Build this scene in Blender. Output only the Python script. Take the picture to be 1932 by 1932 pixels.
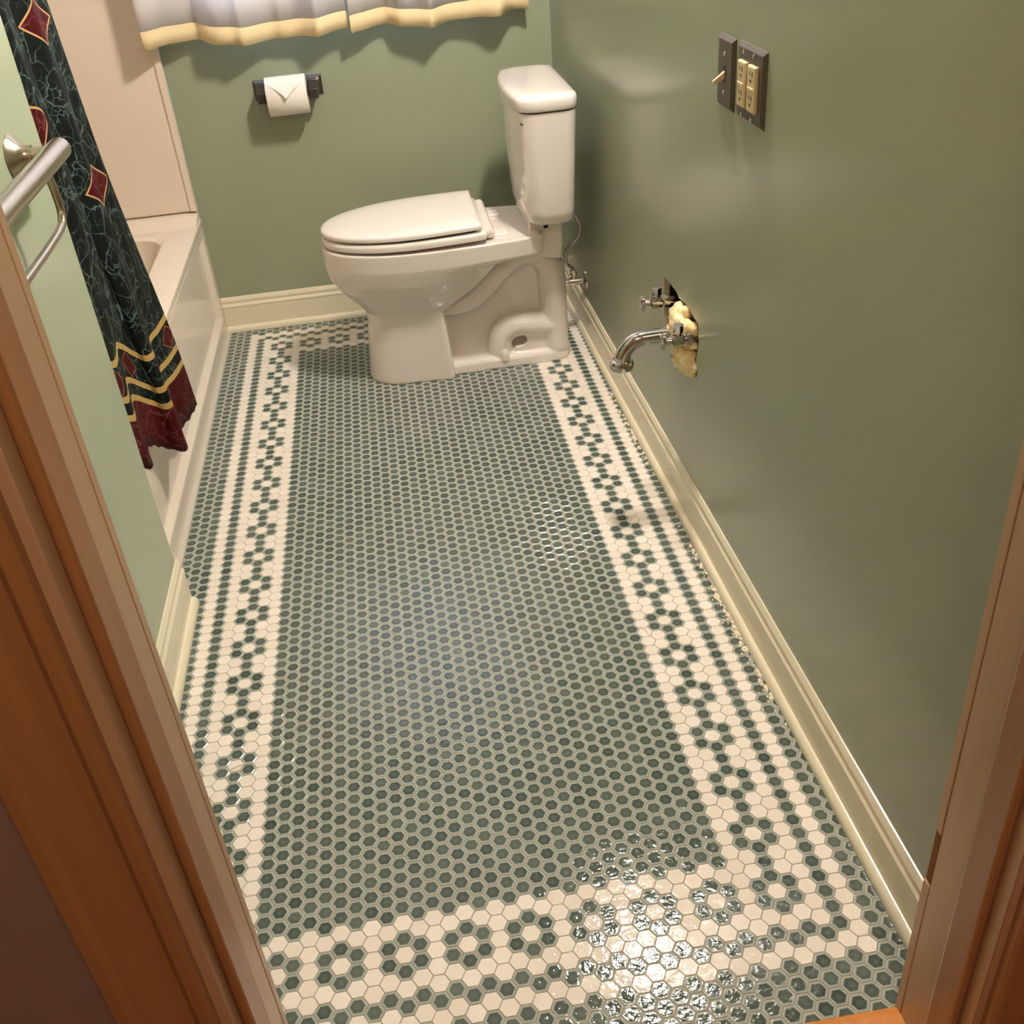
import bpy, bmesh, math, random
from mathutils import Vector, Matrix
random.seed(7)
S = 0.027                    # one tile pitch in metres; all plan numbers below are in tile pitches
scene = bpy.context.scene
COL = scene.collection
for o in list(bpy.data.objects): bpy.data.objects.remove(o)

# ------------------------------------------------------------------ camera
CAM = Vector((-15.8825, -34.4564, 50.5234))
W3 = (2.14835152, -0.194579719, -0.00112851981)          # rotation vector world -> camera (x right, y down, z forward)
FPX = 1959.30
_th = math.sqrt(sum(a*a for a in W3))
RM = Matrix.Rotation(_th, 3, Vector(W3))
right, down, fwd = RM[0].copy(), RM[1].copy(), RM[2].copy()
cam_d = bpy.data.cameras.new('camera'); cam = bpy.data.objects.new('camera', cam_d); COL.objects.link(cam)
cam_d.sensor_width = 36; cam_d.sensor_height = 36; cam_d.sensor_fit = 'HORIZONTAL'
cam_d.lens = 36*FPX/1932; cam_d.clip_start = 0.02; cam_d.clip_end = 60
m3 = Matrix((right, -down, -fwd)).transposed()
cam.matrix_world = Matrix.Translation(CAM*S) @ m3.to_4x4()
scene.camera = cam

# ------------------------------------------------------------------ sky, exposure
world = bpy.data.worlds.new('World'); scene.world = world; world.use_nodes = True
bg = world.node_tree.nodes['Background']
bg.inputs[0].default_value = (0.42, 0.62, 1.0, 1); bg.inputs[1].default_value = 4.5
scene.view_settings.view_transform = 'Standard'
try: scene.view_settings.look = 'None'
except Exception: pass
scene.view_settings.exposure = 1.6; scene.view_settings.gamma = 1.0
scene.view_settings.use_curve_mapping = False
VANITY_W = 8.5               # watts-ish emission strength of the vanity globes
HALL_W = 22.0                 # emission strength of the hall ceiling lamp

# ------------------------------------------------------------------ helpers
def lin(c):
    return tuple(((v/255)/12.92 if v/255 <= .04045 else ((v/255+.055)/1.055)**2.4) for v in c)
def newmat(name):
    m = bpy.data.materials.new(name); m.use_nodes = True
    nt = m.node_tree; return m, nt, nt.nodes['Principled BSDF']
def mth(nt, op, a, b=None, clamp=False):
    n = nt.nodes.new('ShaderNodeMath'); n.operation = op; n.use_clamp = clamp
    for i, v in enumerate((a, b)):
        if v is None: continue
        if isinstance(v, (int, float)): n.inputs[i].default_value = v
        else: nt.links.new(v, n.inputs[i])
    return n.outputs[0]
def mixc(nt, fac, a, b):
    n = nt.nodes.new('ShaderNodeMix'); n.data_type = 'RGBA'
    for sock, v in ((n.inputs[0], fac), (n.inputs[6], a), (n.inputs[7], b)):
        if isinstance(v, (int, float)): sock.default_value = v
        elif isinstance(v, tuple): sock.default_value = (*v, 1) if len(v) == 3 else v
        else: nt.links.new(v, sock)
    return n.outputs[2]
def ramp(nt, fac, lo, hi):
    n = nt.nodes.new('ShaderNodeMapRange'); n.inputs[1].default_value = lo; n.inputs[2].default_value = hi
    nt.links.new(fac, n.inputs[0]); return n.outputs[0]
def noise(nt, scale, detail=2, coord=None, rough=.5, dist=0):
    n = nt.nodes.new('ShaderNodeTexNoise'); n.inputs['Scale'].default_value = scale
    n.inputs['Detail'].default_value = detail; n.inputs['Roughness'].default_value = rough
    n.inputs['Distortion'].default_value = dist
    if coord is None:
        t = nt.nodes.new('ShaderNodeNewGeometry'); coord = t.outputs['Position']
    nt.links.new(coord, n.inputs['Vector']); return n
def bump(nt, b, h, strength, dist=.001):
    n = nt.nodes.new('ShaderNodeBump'); n.inputs['Strength'].default_value = strength
    n.inputs['Distance'].default_value = dist
    nt.links.new(h, n.inputs['Height']); nt.links.new(n.outputs[0], b.inputs['Normal'])
def mat(name, rgb, rough=.5, metal=0, spec=.5, var=0, vscale=8, bmp=0, bscale=150, coat=0):
    m, nt, b = newmat(name); c = lin(rgb)
    b.inputs['Base Color'].default_value = (*c, 1); b.inputs['Roughness'].default_value = rough
    b.inputs['Metallic'].default_value = metal; b.inputs['Specular IOR Level'].default_value = spec
    if coat: b.inputs['Coat Weight'].default_value = coat; b.inputs['Coat Roughness'].default_value = .06
    if var:
        n = noise(nt, vscale, 3)
        nt.links.new(mixc(nt, n.outputs[0], tuple(v*(1-var) for v in c), tuple(min(1, v*(1+var)) for v in c)), b.inputs['Base Color'])
    if bmp:
        n = noise(nt, bscale, 3); bump(nt, b, n.outputs[0], bmp)
    return m

M = {}
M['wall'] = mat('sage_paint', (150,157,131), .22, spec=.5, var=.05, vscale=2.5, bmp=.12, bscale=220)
M['wall_left'] = mat('lamplit_sage_paint', (172,181,154), .24, var=.04, vscale=2.5, bmp=.12, bscale=220)  # sage paint lightened: brightness of the lamp light is put into the colour
M['cream'] = mat('cream_trim', (234,224,196), .22, bmp=.05, bscale=120)
M['ceil'] = mat('ceiling_white', (200,196,186), .8)
M['hall'] = mat('hall_plaster', (140,112,98), .7)
M['hallfloor'] = mat('hall_floor', (150,90,45), .5)
M['china'] = mat('vitreous_china', (236,226,218), .07, spec=.6, coat=.4)
M['seat'] = mat('seat_plastic', (240,230,222), .16)
M['acrylic'] = mat('tub_acrylic', (236,222,206), .16)
M['surround'] = mat('surround_panel', (232,214,196), .3)
M['caulk'] = mat('caulk', (205,196,182), .5)
M['nickel'] = mat('brushed_nickel', (188,176,158), .28, 1, bmp=.03, bscale=500)
M['chrome'] = mat('chrome', (205,202,198), .07, 1)
M['bronze'] = mat('dark_bronze', (92,84,78), .25, .7)
M['plate'] = mat('bronze_plate', (84,74,62), .42, .25)
M['ivory'] = mat('ivory_plastic', (214,192,148), .35)
M['ivory_dark'] = mat('slot_dark', (60,46,28), .6)
M['screw'] = mat('screw_steel', (215,205,190), .25, 1)
M['dark'] = mat('dark_gap', (22,18,15), .8)
M['cavity'] = mat('cavity_board', (86,66,46), .8, var=.4, vscale=40)
M['gypsum'] = mat('torn_drywall', (196,180,150), .9, var=.3, vscale=60)
M['hose'] = mat('braided_hose', (190,188,184), .3, .9, bmp=.5, bscale=900)
M['plaster'] = mat('plaster_smear', (234,220,192), .8, var=.2, vscale=90)
M['glassfix'] = mat('fixture_nickel', (190,185,175), .2, 1)
def wood(name, a, b_, rough):
    m, nt, b = newmat(name); b.inputs['Roughness'].default_value = rough
    g = nt.nodes.new('ShaderNodeNewGeometry'); mp = nt.nodes.new('ShaderNodeMapping')
    mp.inputs['Scale'].default_value = (60, 60, 2.2); nt.links.new(g.outputs['Position'], mp.inputs[0])
    n = noise(nt, 1.0, 4, mp.outputs[0], .6, .4)
    nt.links.new(mixc(nt, ramp(nt, n.outputs[0], .3, .7), lin(a), lin(b_)), b.inputs['Base Color'])
    bump(nt, b, n.outputs[0], .08)
    return m
M['jamb'] = wood('stained_jamb_wood', (182,146,112), (194,158,124), .34)
M['casing'] = wood('stained_casing_wood', (152,104,64), (166,116,72), .36)
M['thresh'] = wood('oak_threshold', (205,128,58), (222,148,74), .35)
M['rawwood'] = wood('raw_mortise_wood', (110,66,30), (140,88,44), .8)
# toilet paper / cloth
M['paper'] = mat('tissue_paper', (240,232,222), .9, bmp=.25, bscale=350)
def cloth(name, rgb, trans, tr_rgb=None):
    m, nt, b = newmat(name); b.inputs['Base Color'].default_value = (*lin(rgb), 1); b.inputs['Roughness'].default_value = .85
    b.inputs['Specular IOR Level'].default_value = .2
    t = nt.nodes.new('ShaderNodeBsdfTranslucent'); t.inputs[0].default_value = (*lin(tr_rgb or rgb), 1)
    mx = nt.nodes.new('ShaderNodeMixShader'); mx.inputs[0].default_value = trans
    nt.links.new(b.outputs[0], mx.inputs[1]); nt.links.new(t.outputs[0], mx.inputs[2])
    nt.links.new(mx.outputs[0], nt.nodes['Material Output'].inputs[0])
    n = noise(nt, 900, 1); bump(nt, b, n.outputs[0], .1)
    return m
M['voile'] = cloth('white_curtain_cloth', (240,234,232), .34)
M['hem'] = cloth('yellow_hem_cloth', (242,220,174), .12)
def glass():
    m, nt, b = newmat('window_glass')
    t = nt.nodes.new('ShaderNodeBsdfTransparent'); g = nt.nodes.new('ShaderNodeBsdfGlossy'); g.inputs[1].default_value = .02
    mx = nt.nodes.new('ShaderNodeMixShader'); mx.inputs[0].default_value = .08
    nt.links.new(t.outputs[0], mx.inputs[1]); nt.links.new(g.outputs[0], mx.inputs[2])
    nt.links.new(mx.outputs[0], nt.nodes['Material Output'].inputs[0]); return m
M['glass'] = glass()
def emit(name, rgb, st):
    m, nt, b = newmat(name); e = nt.nodes.new('ShaderNodeEmission')
    e.inputs[0].default_value = (*rgb, 1); e.inputs[1].default_value = st
    nt.links.new(e.outputs[0], nt.nodes['Material Output'].inputs[0]); return m
M['globe'] = emit('lit_globe', (1.0, .915, .835), VANITY_W*28)
M['hallglow'] = emit('hall_lamp_glow', (1.0, .80, .58), HALL_W)
def foam():
    m, nt, b = newmat('expanding_foam'); n = noise(nt, 45, 3)
    nt.links.new(mixc(nt, ramp(nt, n.outputs[0], .35, .65), lin((236,202,138)), lin((252,236,190))), b.inputs['Base Color'])
    b.inputs['Roughness'].default_value = .4; bump(nt, b, n.outputs[0], .4, .004); return m
M['foam'] = foam()

# tiles: the UV map holds each tile's own plan coordinates (tile pitch units), the 'rnd' map one random number per tile
def tile_mat(green):
    m, nt, b = newmat('green_glazed_tile' if green else 'white_glazed_tile')
    uv = nt.nodes.new('ShaderNodeUVMap'); uv.uv_map = 'local'
    sp = nt.nodes.new('ShaderNodeSeparateXYZ'); nt.links.new(uv.outputs[0], sp.inputs[0]); x, y = sp.outputs[0], sp.outputs[1]
    rv = nt.nodes.new('ShaderNodeUVMap'); rv.uv_map = 'rnd'
    rs = nt.nodes.new('ShaderNodeSeparateXYZ'); nt.links.new(rv.outputs[0], rs.inputs[0]); r = rs.outputs[0]
    ax = mth(nt, 'MULTIPLY', mth(nt, 'ABSOLUTE', x), .8660254); ay = mth(nt, 'ABSOLUTE', y)
    d = mth(nt, 'MAXIMUM', ay, mth(nt, 'ADD', ax, mth(nt, 'MULTIPLY', ay, .5)))        # hexagonal distance
    if green:
        base = mixc(nt, r, lin((54,70,65)), lin((84,97,88)))
        cen = mixc(nt, ramp(nt, d, .0, .33), mixc(nt, .45, base, lin((124,128,114))), base)
        rim = mixc(nt, ramp(nt, d, .315, .415), cen, lin((182,187,176)))
        nt.links.new(rim, b.inputs['Base Color']); b.inputs['Roughness'].default_value = .07
        n = noise(nt, 95, 2); bump(nt, b, n.outputs[0], .2, .004)
    else:
        base = mixc(nt, r, lin((238,228,214)), lin((246,237,226)))
        nt.links.new(base, b.inputs['Base Color']); b.inputs['Roughness'].default_value = .06; b.inputs['Specular IOR Level'].default_value = .35
        n = noise(nt, 85, 2); bump(nt, b, n.outputs[0], .15, .004)
    return m
M['gtile'] = tile_mat(True); M['wtile'] = tile_mat(False)
M['grout'] = mat('grey_grout', (160,152,138), .85, var=.12, vscale=30)

# shower curtain print: u = along the cloth, v = height above the hem (pitch units)
def curtain_mat():
    m, nt, b = newmat('marbled_curtain_print')
    uv = nt.nodes.new('ShaderNodeUVMap'); uv.uv_map = 'cloth'
    sp = nt.nodes.new('ShaderNodeSeparateXYZ'); nt.links.new(uv.outputs[0], sp.inputs[0]); u, v = sp.outputs[0], sp.outputs[1]
    nz = noise(nt, .9, 3, uv.outputs[0])
    vm = nt.nodes.new('ShaderNodeVectorMath'); vm.operation = 'MULTIPLY_ADD'
    nt.links.new(nz.outputs[1], vm.inputs[0]); vm.inputs[1].default_value = (1.3, 1.3, 0); nt.links.new(uv.outputs[0], vm.inputs[2])
    def veins(sc, w):
        vo = nt.nodes.new('ShaderNodeTexVoronoi'); vo.feature = 'DISTANCE_TO_EDGE'; vo.inputs['Scale'].default_value = sc
        nt.links.new(vm.outputs[0], vo.inputs['Vector']); return ramp(nt, vo.outputs['Distance'], w, w*.25)
    msk = noise(nt, .45, 2, uv.outputs[0])
    vein = mth(nt, 'MAXIMUM', veins(.5, .028), mth(nt, 'MULTIPLY', veins(1.25, .045), ramp(nt, msk.outputs[0], .45, .62)))
    vein = mth(nt, 'MULTIPLY', vein, ramp(nt, msk.outputs[0], .25, .5), True)
    green = mixc(nt, vein, lin((11,16,14)), lin((84,100,94)))
    burg = mixc(nt, vein, lin((66,6,12)), lin((116,60,62)))
    def frac(a, per, off):
        return mth(nt, 'ABSOLUTE', mth(nt, 'SUBTRACT', mth(nt, 'FRACT', mth(nt, 'DIVIDE', mth(nt, 'ADD', a, off), per)), .5))
    c = green
    for cu, cv in ((6.0, 22.2), (6.4, 33.6), (16.3, 25.4), (1.0, 45), (10.5, 45), (16, 37)):
        D = mth(nt, 'ADD', mth(nt, 'DIVIDE', mth(nt, 'ABSOLUTE', mth(nt, 'SUBTRACT', u, cu)), 2.5), mth(nt, 'DIVIDE', mth(nt, 'ABSOLUTE', mth(nt, 'SUBTRACT', v, cv)), 1.6))
        c = mixc(nt, mth(nt, 'LESS_THAN', D, 1.0), c, lin((196,150,104)))
        c = mixc(nt, mth(nt, 'LESS_THAN', D, .9), c, burg)
    # border
    def band(lo, hi): return mth(nt, 'MULTIPLY', mth(nt, 'GREATER_THAN', v, lo), mth(nt, 'LESS_THAN', v, hi))
    d3 = mth(nt, 'ADD', mth(nt, 'DIVIDE', mth(nt, 'MULTIPLY', frac(u, 5.6, 1.6), 5.6), 1.7), mth(nt, 'DIVIDE', mth(nt, 'ABSOLUTE', mth(nt, 'SUBTRACT', v, 7.5)), 1.15))
    c = mixc(nt, mth(nt, 'LESS_THAN', d3, 1.0), c, lin((150,100,76)))
    c = mixc(nt, mth(nt, 'LESS_THAN', d3, .9), c, burg)
    gold = mixc(nt, noise(nt, 2.5, 2, uv.outputs[0]).outputs[0], lin((168,136,76)), lin((204,172,108)))
    for lo, hi in ((8.7, 9.25), (5.75, 6.3), (4.2, 4.75)): c = mixc(nt, band(lo, hi), c, gold)
    c = mixc(nt, mth(nt, 'LESS_THAN', v, 4.2), c, burg)
    nt.links.new(c, b.inputs['Base Color']); b.inputs['Roughness'].default_value = .6; b.inputs['Specular IOR Level'].default_value = .12
    return m
DIA_U, DIA_V = 0.0, 0.0
M['shower'] = curtain_mat()

class MB:
    def __init__(s): s.v = []; s.f = []; s.mi = []; s.uv = None
    def add(s, vs, fs, mi=0):
        o = len(s.v); s.v += [tuple(v) for v in vs]; s.f += [tuple(i+o for i in f) for f in fs]; s.mi += [mi]*len(fs); return s
    def box(s, x0, x1, y0, y1, z0, z1, mi=0):
        vs = [(x, y, z) for z in (z0, z1) for y in (y0, y1) for x in (x0, x1)]
        return s.add(vs, [(0,2,3,1), (4,5,7,6), (0,1,5,4), (2,6,7,3), (0,4,6,2), (1,3,7,5)], mi)
    def hexa(s, pts, mi=0):       # 8 points: bottom 4 ccw, top 4 ccw
        return s.add(pts, [(3,2,1,0), (4,5,6,7), (0,1,5,4), (1,2,6,5), (2,3,7,6), (3,0,4,7)], mi)
    def loft(s, rings, cap=True, mi=0, closed=True):
        n = len(rings[0]); vs = [p for r in rings for p in r]; fs = []
        for k in range(len(rings)-1):
            for i in range(n if closed else n-1):
                a, b = k*n+i, k*n+(i+1) % n
                fs.append((a, b, b+n, a+n))
        if cap: fs.append(tuple(range(n-1, -1, -1))); fs.append(tuple((len(rings)-1)*n+i for i in range(n)))
        return s.add(vs, fs, mi)
    def prism(s, poly, fn, d0, d1, mi=0):   # poly of (a,b), fn(a,b,d) -> point
        return s.loft([[fn(a, b, d) for a, b in poly] for d in (d0, d1)], True, mi)
    def tube(s, path, r, n=14, mi=0, cap=True):
        P = [Vector(p) for p in path]; rings = []
        rr = r if isinstance(r, (list, tuple)) else [r]*len(P)
        t0 = (P[1]-P[0]).normalized(); ref = Vector((0,0,1)) if abs(t0.z) < .9 else Vector((0,1,0))
        nrm = (ref - t0*ref.dot(t0)).normalized()
        for i, p in enumerate(P):
            t = ((P[min(i+1, len(P)-1)]-P[max(i-1, 0)])).normalized()
            nrm = (nrm - t*nrm.dot(t)).normalized(); bn = t.cross(nrm)
            rings.append([p + (nrm*math.cos(2*math.pi*k/n)+bn*math.sin(2*math.pi*k/n))*rr[i] for k in range(n)])
        return s.loft(rings, cap, mi)
    def lathe(s, o, ax, prof, n=24, mi=0, cap=True):    # prof: (distance along axis, radius)
        o = Vector(o); ax = Vector(ax).normalized(); ref = Vector((0,0,1)) if abs(ax.z) < .9 else Vector((1,0,0))
        a = (ref-ax*ref.dot(ax)).normalized(); b = ax.cross(a)
        return s.loft([[o+ax*d+(a*math.cos(2*math.pi*k/n)+b*math.sin(2*math.pi*k/n))*max(r, .002) for k in range(n)] for d, r in prof], cap, mi)

def wpos(o):
    p = Vector((0,0,0))
    while o is not None: p += o.location; o = o.parent
    return p
def obj(name, mb, mats, parent=None, base=None, smooth=False, bevel=0, seg=2, label=None, cat=None, group=None, kind=None, angle=40):
    """one mesh object; vertices are given in world pitch units"""
    if base is None:
        if parent is not None: org = wpos(parent)
        else:
            xs = [v[0] for v in mb.v]; ys = [v[1] for v in mb.v]; zs = [v[2] for v in mb.v]
            org = Vector(((min(xs)+max(xs))/2, (min(ys)+max(ys))/2, min(zs)))*S
    else: org = Vector(base)*S
    me = bpy.data.meshes.new(name)
    me.from_pydata([(v[0]*S-org.x, v[1]*S-org.y, v[2]*S-org.z) for v in mb.v], [], mb.f)
    mats = mats if isinstance(mats, (list, tuple)) else [mats]
    for m in mats: me.materials.append(M[m])
    if len(mats) > 1:
        for p, i in zip(me.polygons, mb.mi): p.material_index = i
    me.validate(); me.update()
    bm = bmesh.new(); bm.from_mesh(me); bmesh.ops.recalc_face_normals(bm, faces=bm.faces); bm.to_mesh(me); bm.free()
    o = bpy.data.objects.new(name, me); COL.objects.link(o)
    if parent is not None: o.parent = parent; o.location = org - wpos(parent)
    else: o.location = org
    if bevel:
        md = o.modifiers.new('bevel', 'BEVEL'); md.width = bevel*S; md.segments = seg; md.limit_method = 'ANGLE'; md.angle_limit = math.radians(35)
        smooth = True
    if smooth:
        me.shade_smooth()
        try: me.set_sharp_from_angle(angle=math.radians(angle))
        except Exception: pass
    tag(o, label, cat, group, kind)
    return o
def tag(o, label=None, cat=None, group=None, kind=None):
    if label: o['label'] = label
    if cat: o['category'] = cat
    if group: o['group'] = group
    if kind: o['kind'] = kind
    return o
def thing(name, loc, label, cat, group=None):
    o = bpy.data.objects.new(name, None); COL.objects.link(o); o.location = Vector(loc)*S; o.empty_display_size = .02
    return tag(o, label, cat, group)
def smoothpath(pts, n=6):
    P = [Vector(p) for p in pts]; out = []
    for i in range(len(P)-1):
        p0, p1, p2, p3 = P[max(i-1,0)], P[i], P[i+1], P[min(i+2,len(P)-1)]
        for k in range(n):
            t = k/n
            out.append(.5*((2*p1)+(p2-p0)*t+(2*p0-5*p1+4*p2-p3)*t*t+(3*p1-p0-3*p2+p3)*t**3))
    out.append(P[-1]); return out
def project(x, y, z):
    d = Vector((x, y, z))-CAM; w = d.dot(fwd)
    return (966+FPX*d.dot(right)/w, 966+FPX*d.dot(down)/w, w)

# ------------------------------------------------------------------ room plan (pitch units)
ZC = 90.                                   # ceiling
def W(y): return 5.95-.015*y               # right wall plane
YB = 90.6                                  # back wall
XL = -36.4                                 # left wall face
YL = 34.4                                  # end of left wall (tub begins)
YD0, YD1 = -7.5, -12.7                     # door wall: bath face, hall face
JL, JR = -25.3, 3.33                       # door jamb faces
def RW(y, out, z): return (W(y)-out, y, z)

# ------------------------------------------------------------------ floor and tiles
SQ = math.sqrt(3)/2
fl = obj('floor', MB().box(-67, 6.4, YD0-.4, YB+.4, -1.2, -.045), 'grout', base=(0,0,0), kind='structure',
         label='green and white hexagon mosaic tile floor with flower border', cat='floor')
def ringx(i):
    r = lambda k: 0 if k < -2 else {-2:1,-1:2,0:2,1:2,2:3,3:4,4:5}.get(k, 6)
    return max(r(i), r(-36-i))
def ringy(y):
    def r(q):          # q: distance outward from flower row
        a = abs(q)
        if q <= -2.25: return 0
        if q <= -1.25: return 1
        if q < 1.25: return 2
        if q < 2.25: return 3
        if q < 3.25: return 4
        if q < 4.25: return 5
        return 6
    return max(r(-y), r(y-84))
def is_white(i, y):
    rx, ry = ringx(i), ringy(y); r = max(rx, ry)
    if r in (0, 4, 6): return False
    if r in (1, 3, 5): return True
    if rx == 2:
        ii = i if i > -18 else i+36
        q = (y+2) % 4 - 2                         # offset from nearest flower centre
        if ii == 0: return abs(q) < .1
        return abs(q) > 1
    yy = y if y < 40 else y-84
    q = (i+2) % 4 - 2
    if q == 0: return abs(yy) < .1
    if abs(q) == 1: return abs(yy) > 1
    return True
def tile_geo(green):
    R2 = 1/math.sqrt(3)
    prof = [(.955, -.30), (.955, -.055), (.93, -.02), (.84, .0), (.0, .0)] if green else [(.962, -.30), (.962, -.045), (.945, -.012), (.91, .0), (0, 0)]
    vs, fs = [], []
    for (k, z) in prof[:-1]:
        for a in range(6):
            t = a*math.pi/3; vs.append((k*R2*math.cos(t), k*R2*math.sin(t), z))
    vs.append((0, 0, .0)); c = len(vs)-1
    for L in range(3):
        for a in range(6): fs.append((L*6+a, L*6+(a+1) % 6, (L+1)*6+(a+1) % 6, (L+1)*6+a))
    for a in range(6): fs.append((18+a, 18+(a+1) % 6, c))
    return vs, fs
TG = {True: tile_geo(True), False: tile_geo(False)}
def tile_mesh(name, tiles, green):
    """tiles: list of (x,y,dz,rnd); x,y in pitches"""
    vs0, fs0 = TG[green]; V, F, U, Rn = [], [], [], []
    for x, y, dz, rn, tx, ty in tiles:
        o = len(V)
        V += [((x+a)*S, (y+b)*S, (c+dz+a*tx+b*ty)*S) for a, b, c in vs0]
        for f in fs0:
            F.append(tuple(i+o for i in f))
            for i in f: U += [vs0[i][0], vs0[i][1]]; Rn += [rn, rn]
    me = bpy.data.meshes.new(name); me.from_pydata(V, [], F)
    me.uv_layers.new(name='local').data.foreach_set('uv', U)
    me.uv_layers.new(name='rnd').data.foreach_set('uv', Rn)
    me.materials.append(M['gtile' if green else 'wtile']); me.shade_smooth()
    me.set_sharp_from_angle(angle=math.radians(7))
    return me
tiles = {True: [], False: []}
for i in range(-44, 8):
    for j in range(-9, 92):
        y = j + (.5 if i % 2 else 0); x = i*SQ
        if y < -8.1 or y > 90.3 or x > W(y)-.25 or x < -37.75: continue
        if y < YL-.3 and x < -36.3: continue
        tiles[not is_white(i, y)].append((x, y))
variants = {g: [tile_mesh('hex_tile', [(0, 0, 0, k/11, 0, 0)], g) for k in range(12)] for g in (True, False)}
for g in (True, False):
    scored = []
    for (x, y) in tiles[g]:
        u, v, w = project(x, y, 0)
        vis = 0 < u < 1932 and 0 < v < 1932 and u > 203+(v-900)*.331 and u < 1690+(1903-v)*.216
        scored.append((w if vis else 1e6+w, x, y))
    scored.sort()
    near, rest = scored[:300], scored[300:]
    nm = 'green_tile' if g else 'white_tile'
    for _, x, y in near:
        o = bpy.data.objects.new(nm, random.choice(variants[g])); COL.objects.link(o); o.parent = fl
        o.location = (x*S, y*S, random.uniform(-.006, .006)*S)
        o.rotation_euler = (random.gauss(0, .007), random.gauss(0, .007), random.gauss(0, .006))
    me = tile_mesh(nm, [(x, y, random.uniform(-.006, .006), random.random(), random.gauss(0, .007), random.gauss(0, .007)) for _, x, y in rest], g)
    o = bpy.data.objects.new(nm+'_field', me); COL.objects.link(o); o.parent = fl
    o['kind'] = 'stuff'; o['label'] = 'green glazed hexagon mosaic tiles' if g else 'white glazed hexagon mosaic tiles'

# ------------------------------------------------------------------ walls
HOLE = [(44.2,18.7),(42.7,18.8),(40.6,18.75),(40.0,18.5),(38.2,18.75),(36.5,18.55),(35.05,18.4),(34.8,16.8),(35.4,15.3),(34.85,14.1),(36.8,13.5),(40.8,12.6),(42.0,12.65),(41.6,13.6),(42.6,14.2),(44.0,14.4),(44.2,15.6),(44.3,17.1)]
def wall_with_hole():
    bm = bmesh.new()
    y0, y1 = YD0-.2, YB+.3
    outer = [(y0, -1), (y1, -1), (y1, ZC), (y0, ZC)]
    def loop(pts):
        vs = [bm.verts.new((a, b, 0)) for a, b in pts]
        return vs, [bm.edges.new((vs[k], vs[(k+1) % len(vs)])) for k in range(len(vs))]
    ov, oe = loop(outer); hv, he = loop(HOLE)
    bmesh.ops.triangle_fill(bm, use_beauty=True, use_dissolve=False, edges=oe+he)
    bm.verts.index_update(); mb = MB()
    cx = sum(p[0] for p in HOLE)/len(HOLE); cz = sum(p[1] for p in HOLE)/len(HOLE)
    def inside(a, b):
        c = False
        for k in range(len(HOLE)):
            (x0, z0), (x1, z1) = HOLE[k], HOLE[k-1]
            if (z0 > b) != (z1 > b) and a < (x1-x0)*(b-z0)/(z1-z0)+x0: c = not c
        return c
    fs = []
    for f in bm.faces:
        c = f.calc_center_median()
        if not inside(c.x, c.y): fs.append([v.index for v in f.verts])
    mb.add([RW(v.co.x, 0, v.co.y) for v in bm.verts], fs); bm.free()
    n = len(HOLE)
    mb.add([RW(a, 0, b) for a, b in HOLE]+[RW(a, -.5, b) for a, b in HOLE], [(k, (k+1) % n, n+(k+1) % n, n+k) for k in range(n)], 1)
    mb.add([RW(a, -1.9, b) for a, b in ((33.5,11.5),(45.5,11.5),(45.5,20),(33.5,20))]+[RW(a, -.5, b) for a, b in ((33.5,11.5),(45.5,11.5),(45.5,20),(33.5,20))],
           [(0,1,2,3), (0,1,5,4), (1,2,6,5), (2,3,7,6), (3,0,4,7)], 2)
    mb.add([RW(a, -4, b) for a, b in outer]+[RW(a, 0, b) for a, b in outer], [(0,1,2,3), (0,1,5,4), (1,2,6,5), (2,3,7,6), (3,0,4,7)], 2)
    return mb
obj('wall_right', wall_with_hole(), ['wall', 'gypsum', 'cavity'], kind='structure', label='sage green painted right wall with torn hole around pipes', cat='wall')
WX0, WX1, WZ0, WZ1 = -33., -5., 37.5, 78.
b = MB()
for x0, x1, z0, z1 in ((-38.35, WX0, -1, ZC), (WX1, 9, -1, ZC), (WX0, WX1, -1, WZ0), (WX0, WX1, WZ1, ZC)): b.box(x0, x1, YB, YB+4, z0, z1)
b.box(-70, -38.35, YB, YB+4, -1, ZC)
obj('wall_back', b, 'wall', kind='structure', label='sage green back wall behind the toilet', cat='wall')
obj('wall_left', MB().box(-67, XL, YD0, YL, -1, ZC), 'wall_left', kind='structure', bevel=.12, label='sage green left wall, lamp light put into its colour, with towel bar beside the tub', cat='wall')
obj('wall_alcove', MB().box(-70, -66, YL, YB+4, -1, ZC), 'surround', kind='structure', label='white wall at the long side of tub', cat='wall')
obj('ceiling', MB().box(-70, 10, YD1, YB+4, ZC, ZC+2), 'ceil', kind='structure', label='white ceiling above the bathroom', cat='ceiling')
b = MB(); b.box(-66, JL-1.1, YD1, YD0, -1, ZC).box(JR+1.1, 41, YD1, YD0, -1, ZC).box(JL-1.1, JR+1.1, YD1, YD0, 78, ZC)
obj('wall_front', b, 'hall', kind='structure', label='dark hall wall around the doorway', cat='wall')
# hall shell around the camera
b = MB(); b.box(-60, -58, -70, YD1, -1, ZC).box(38, 40, -70, YD1, -1, ZC).box(-60, 40, -72, -70, -1, ZC)
obj('wall_hall', b, 'hall', kind='structure', label='dim hall walls outside the doorway', cat='wall')
obj('floor_hall', MB().box(-60, 41, -71, YD1+.5, -1.6, -1.0), 'hallfloor', kind='structure', label='wooden hall floor outside the doorway', cat='floor')
obj('ceiling_hall', MB().box(-60, 40, -72, YD1, ZC, ZC+2), 'ceil', kind='structure', label='hall ceiling', cat='ceiling')

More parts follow.
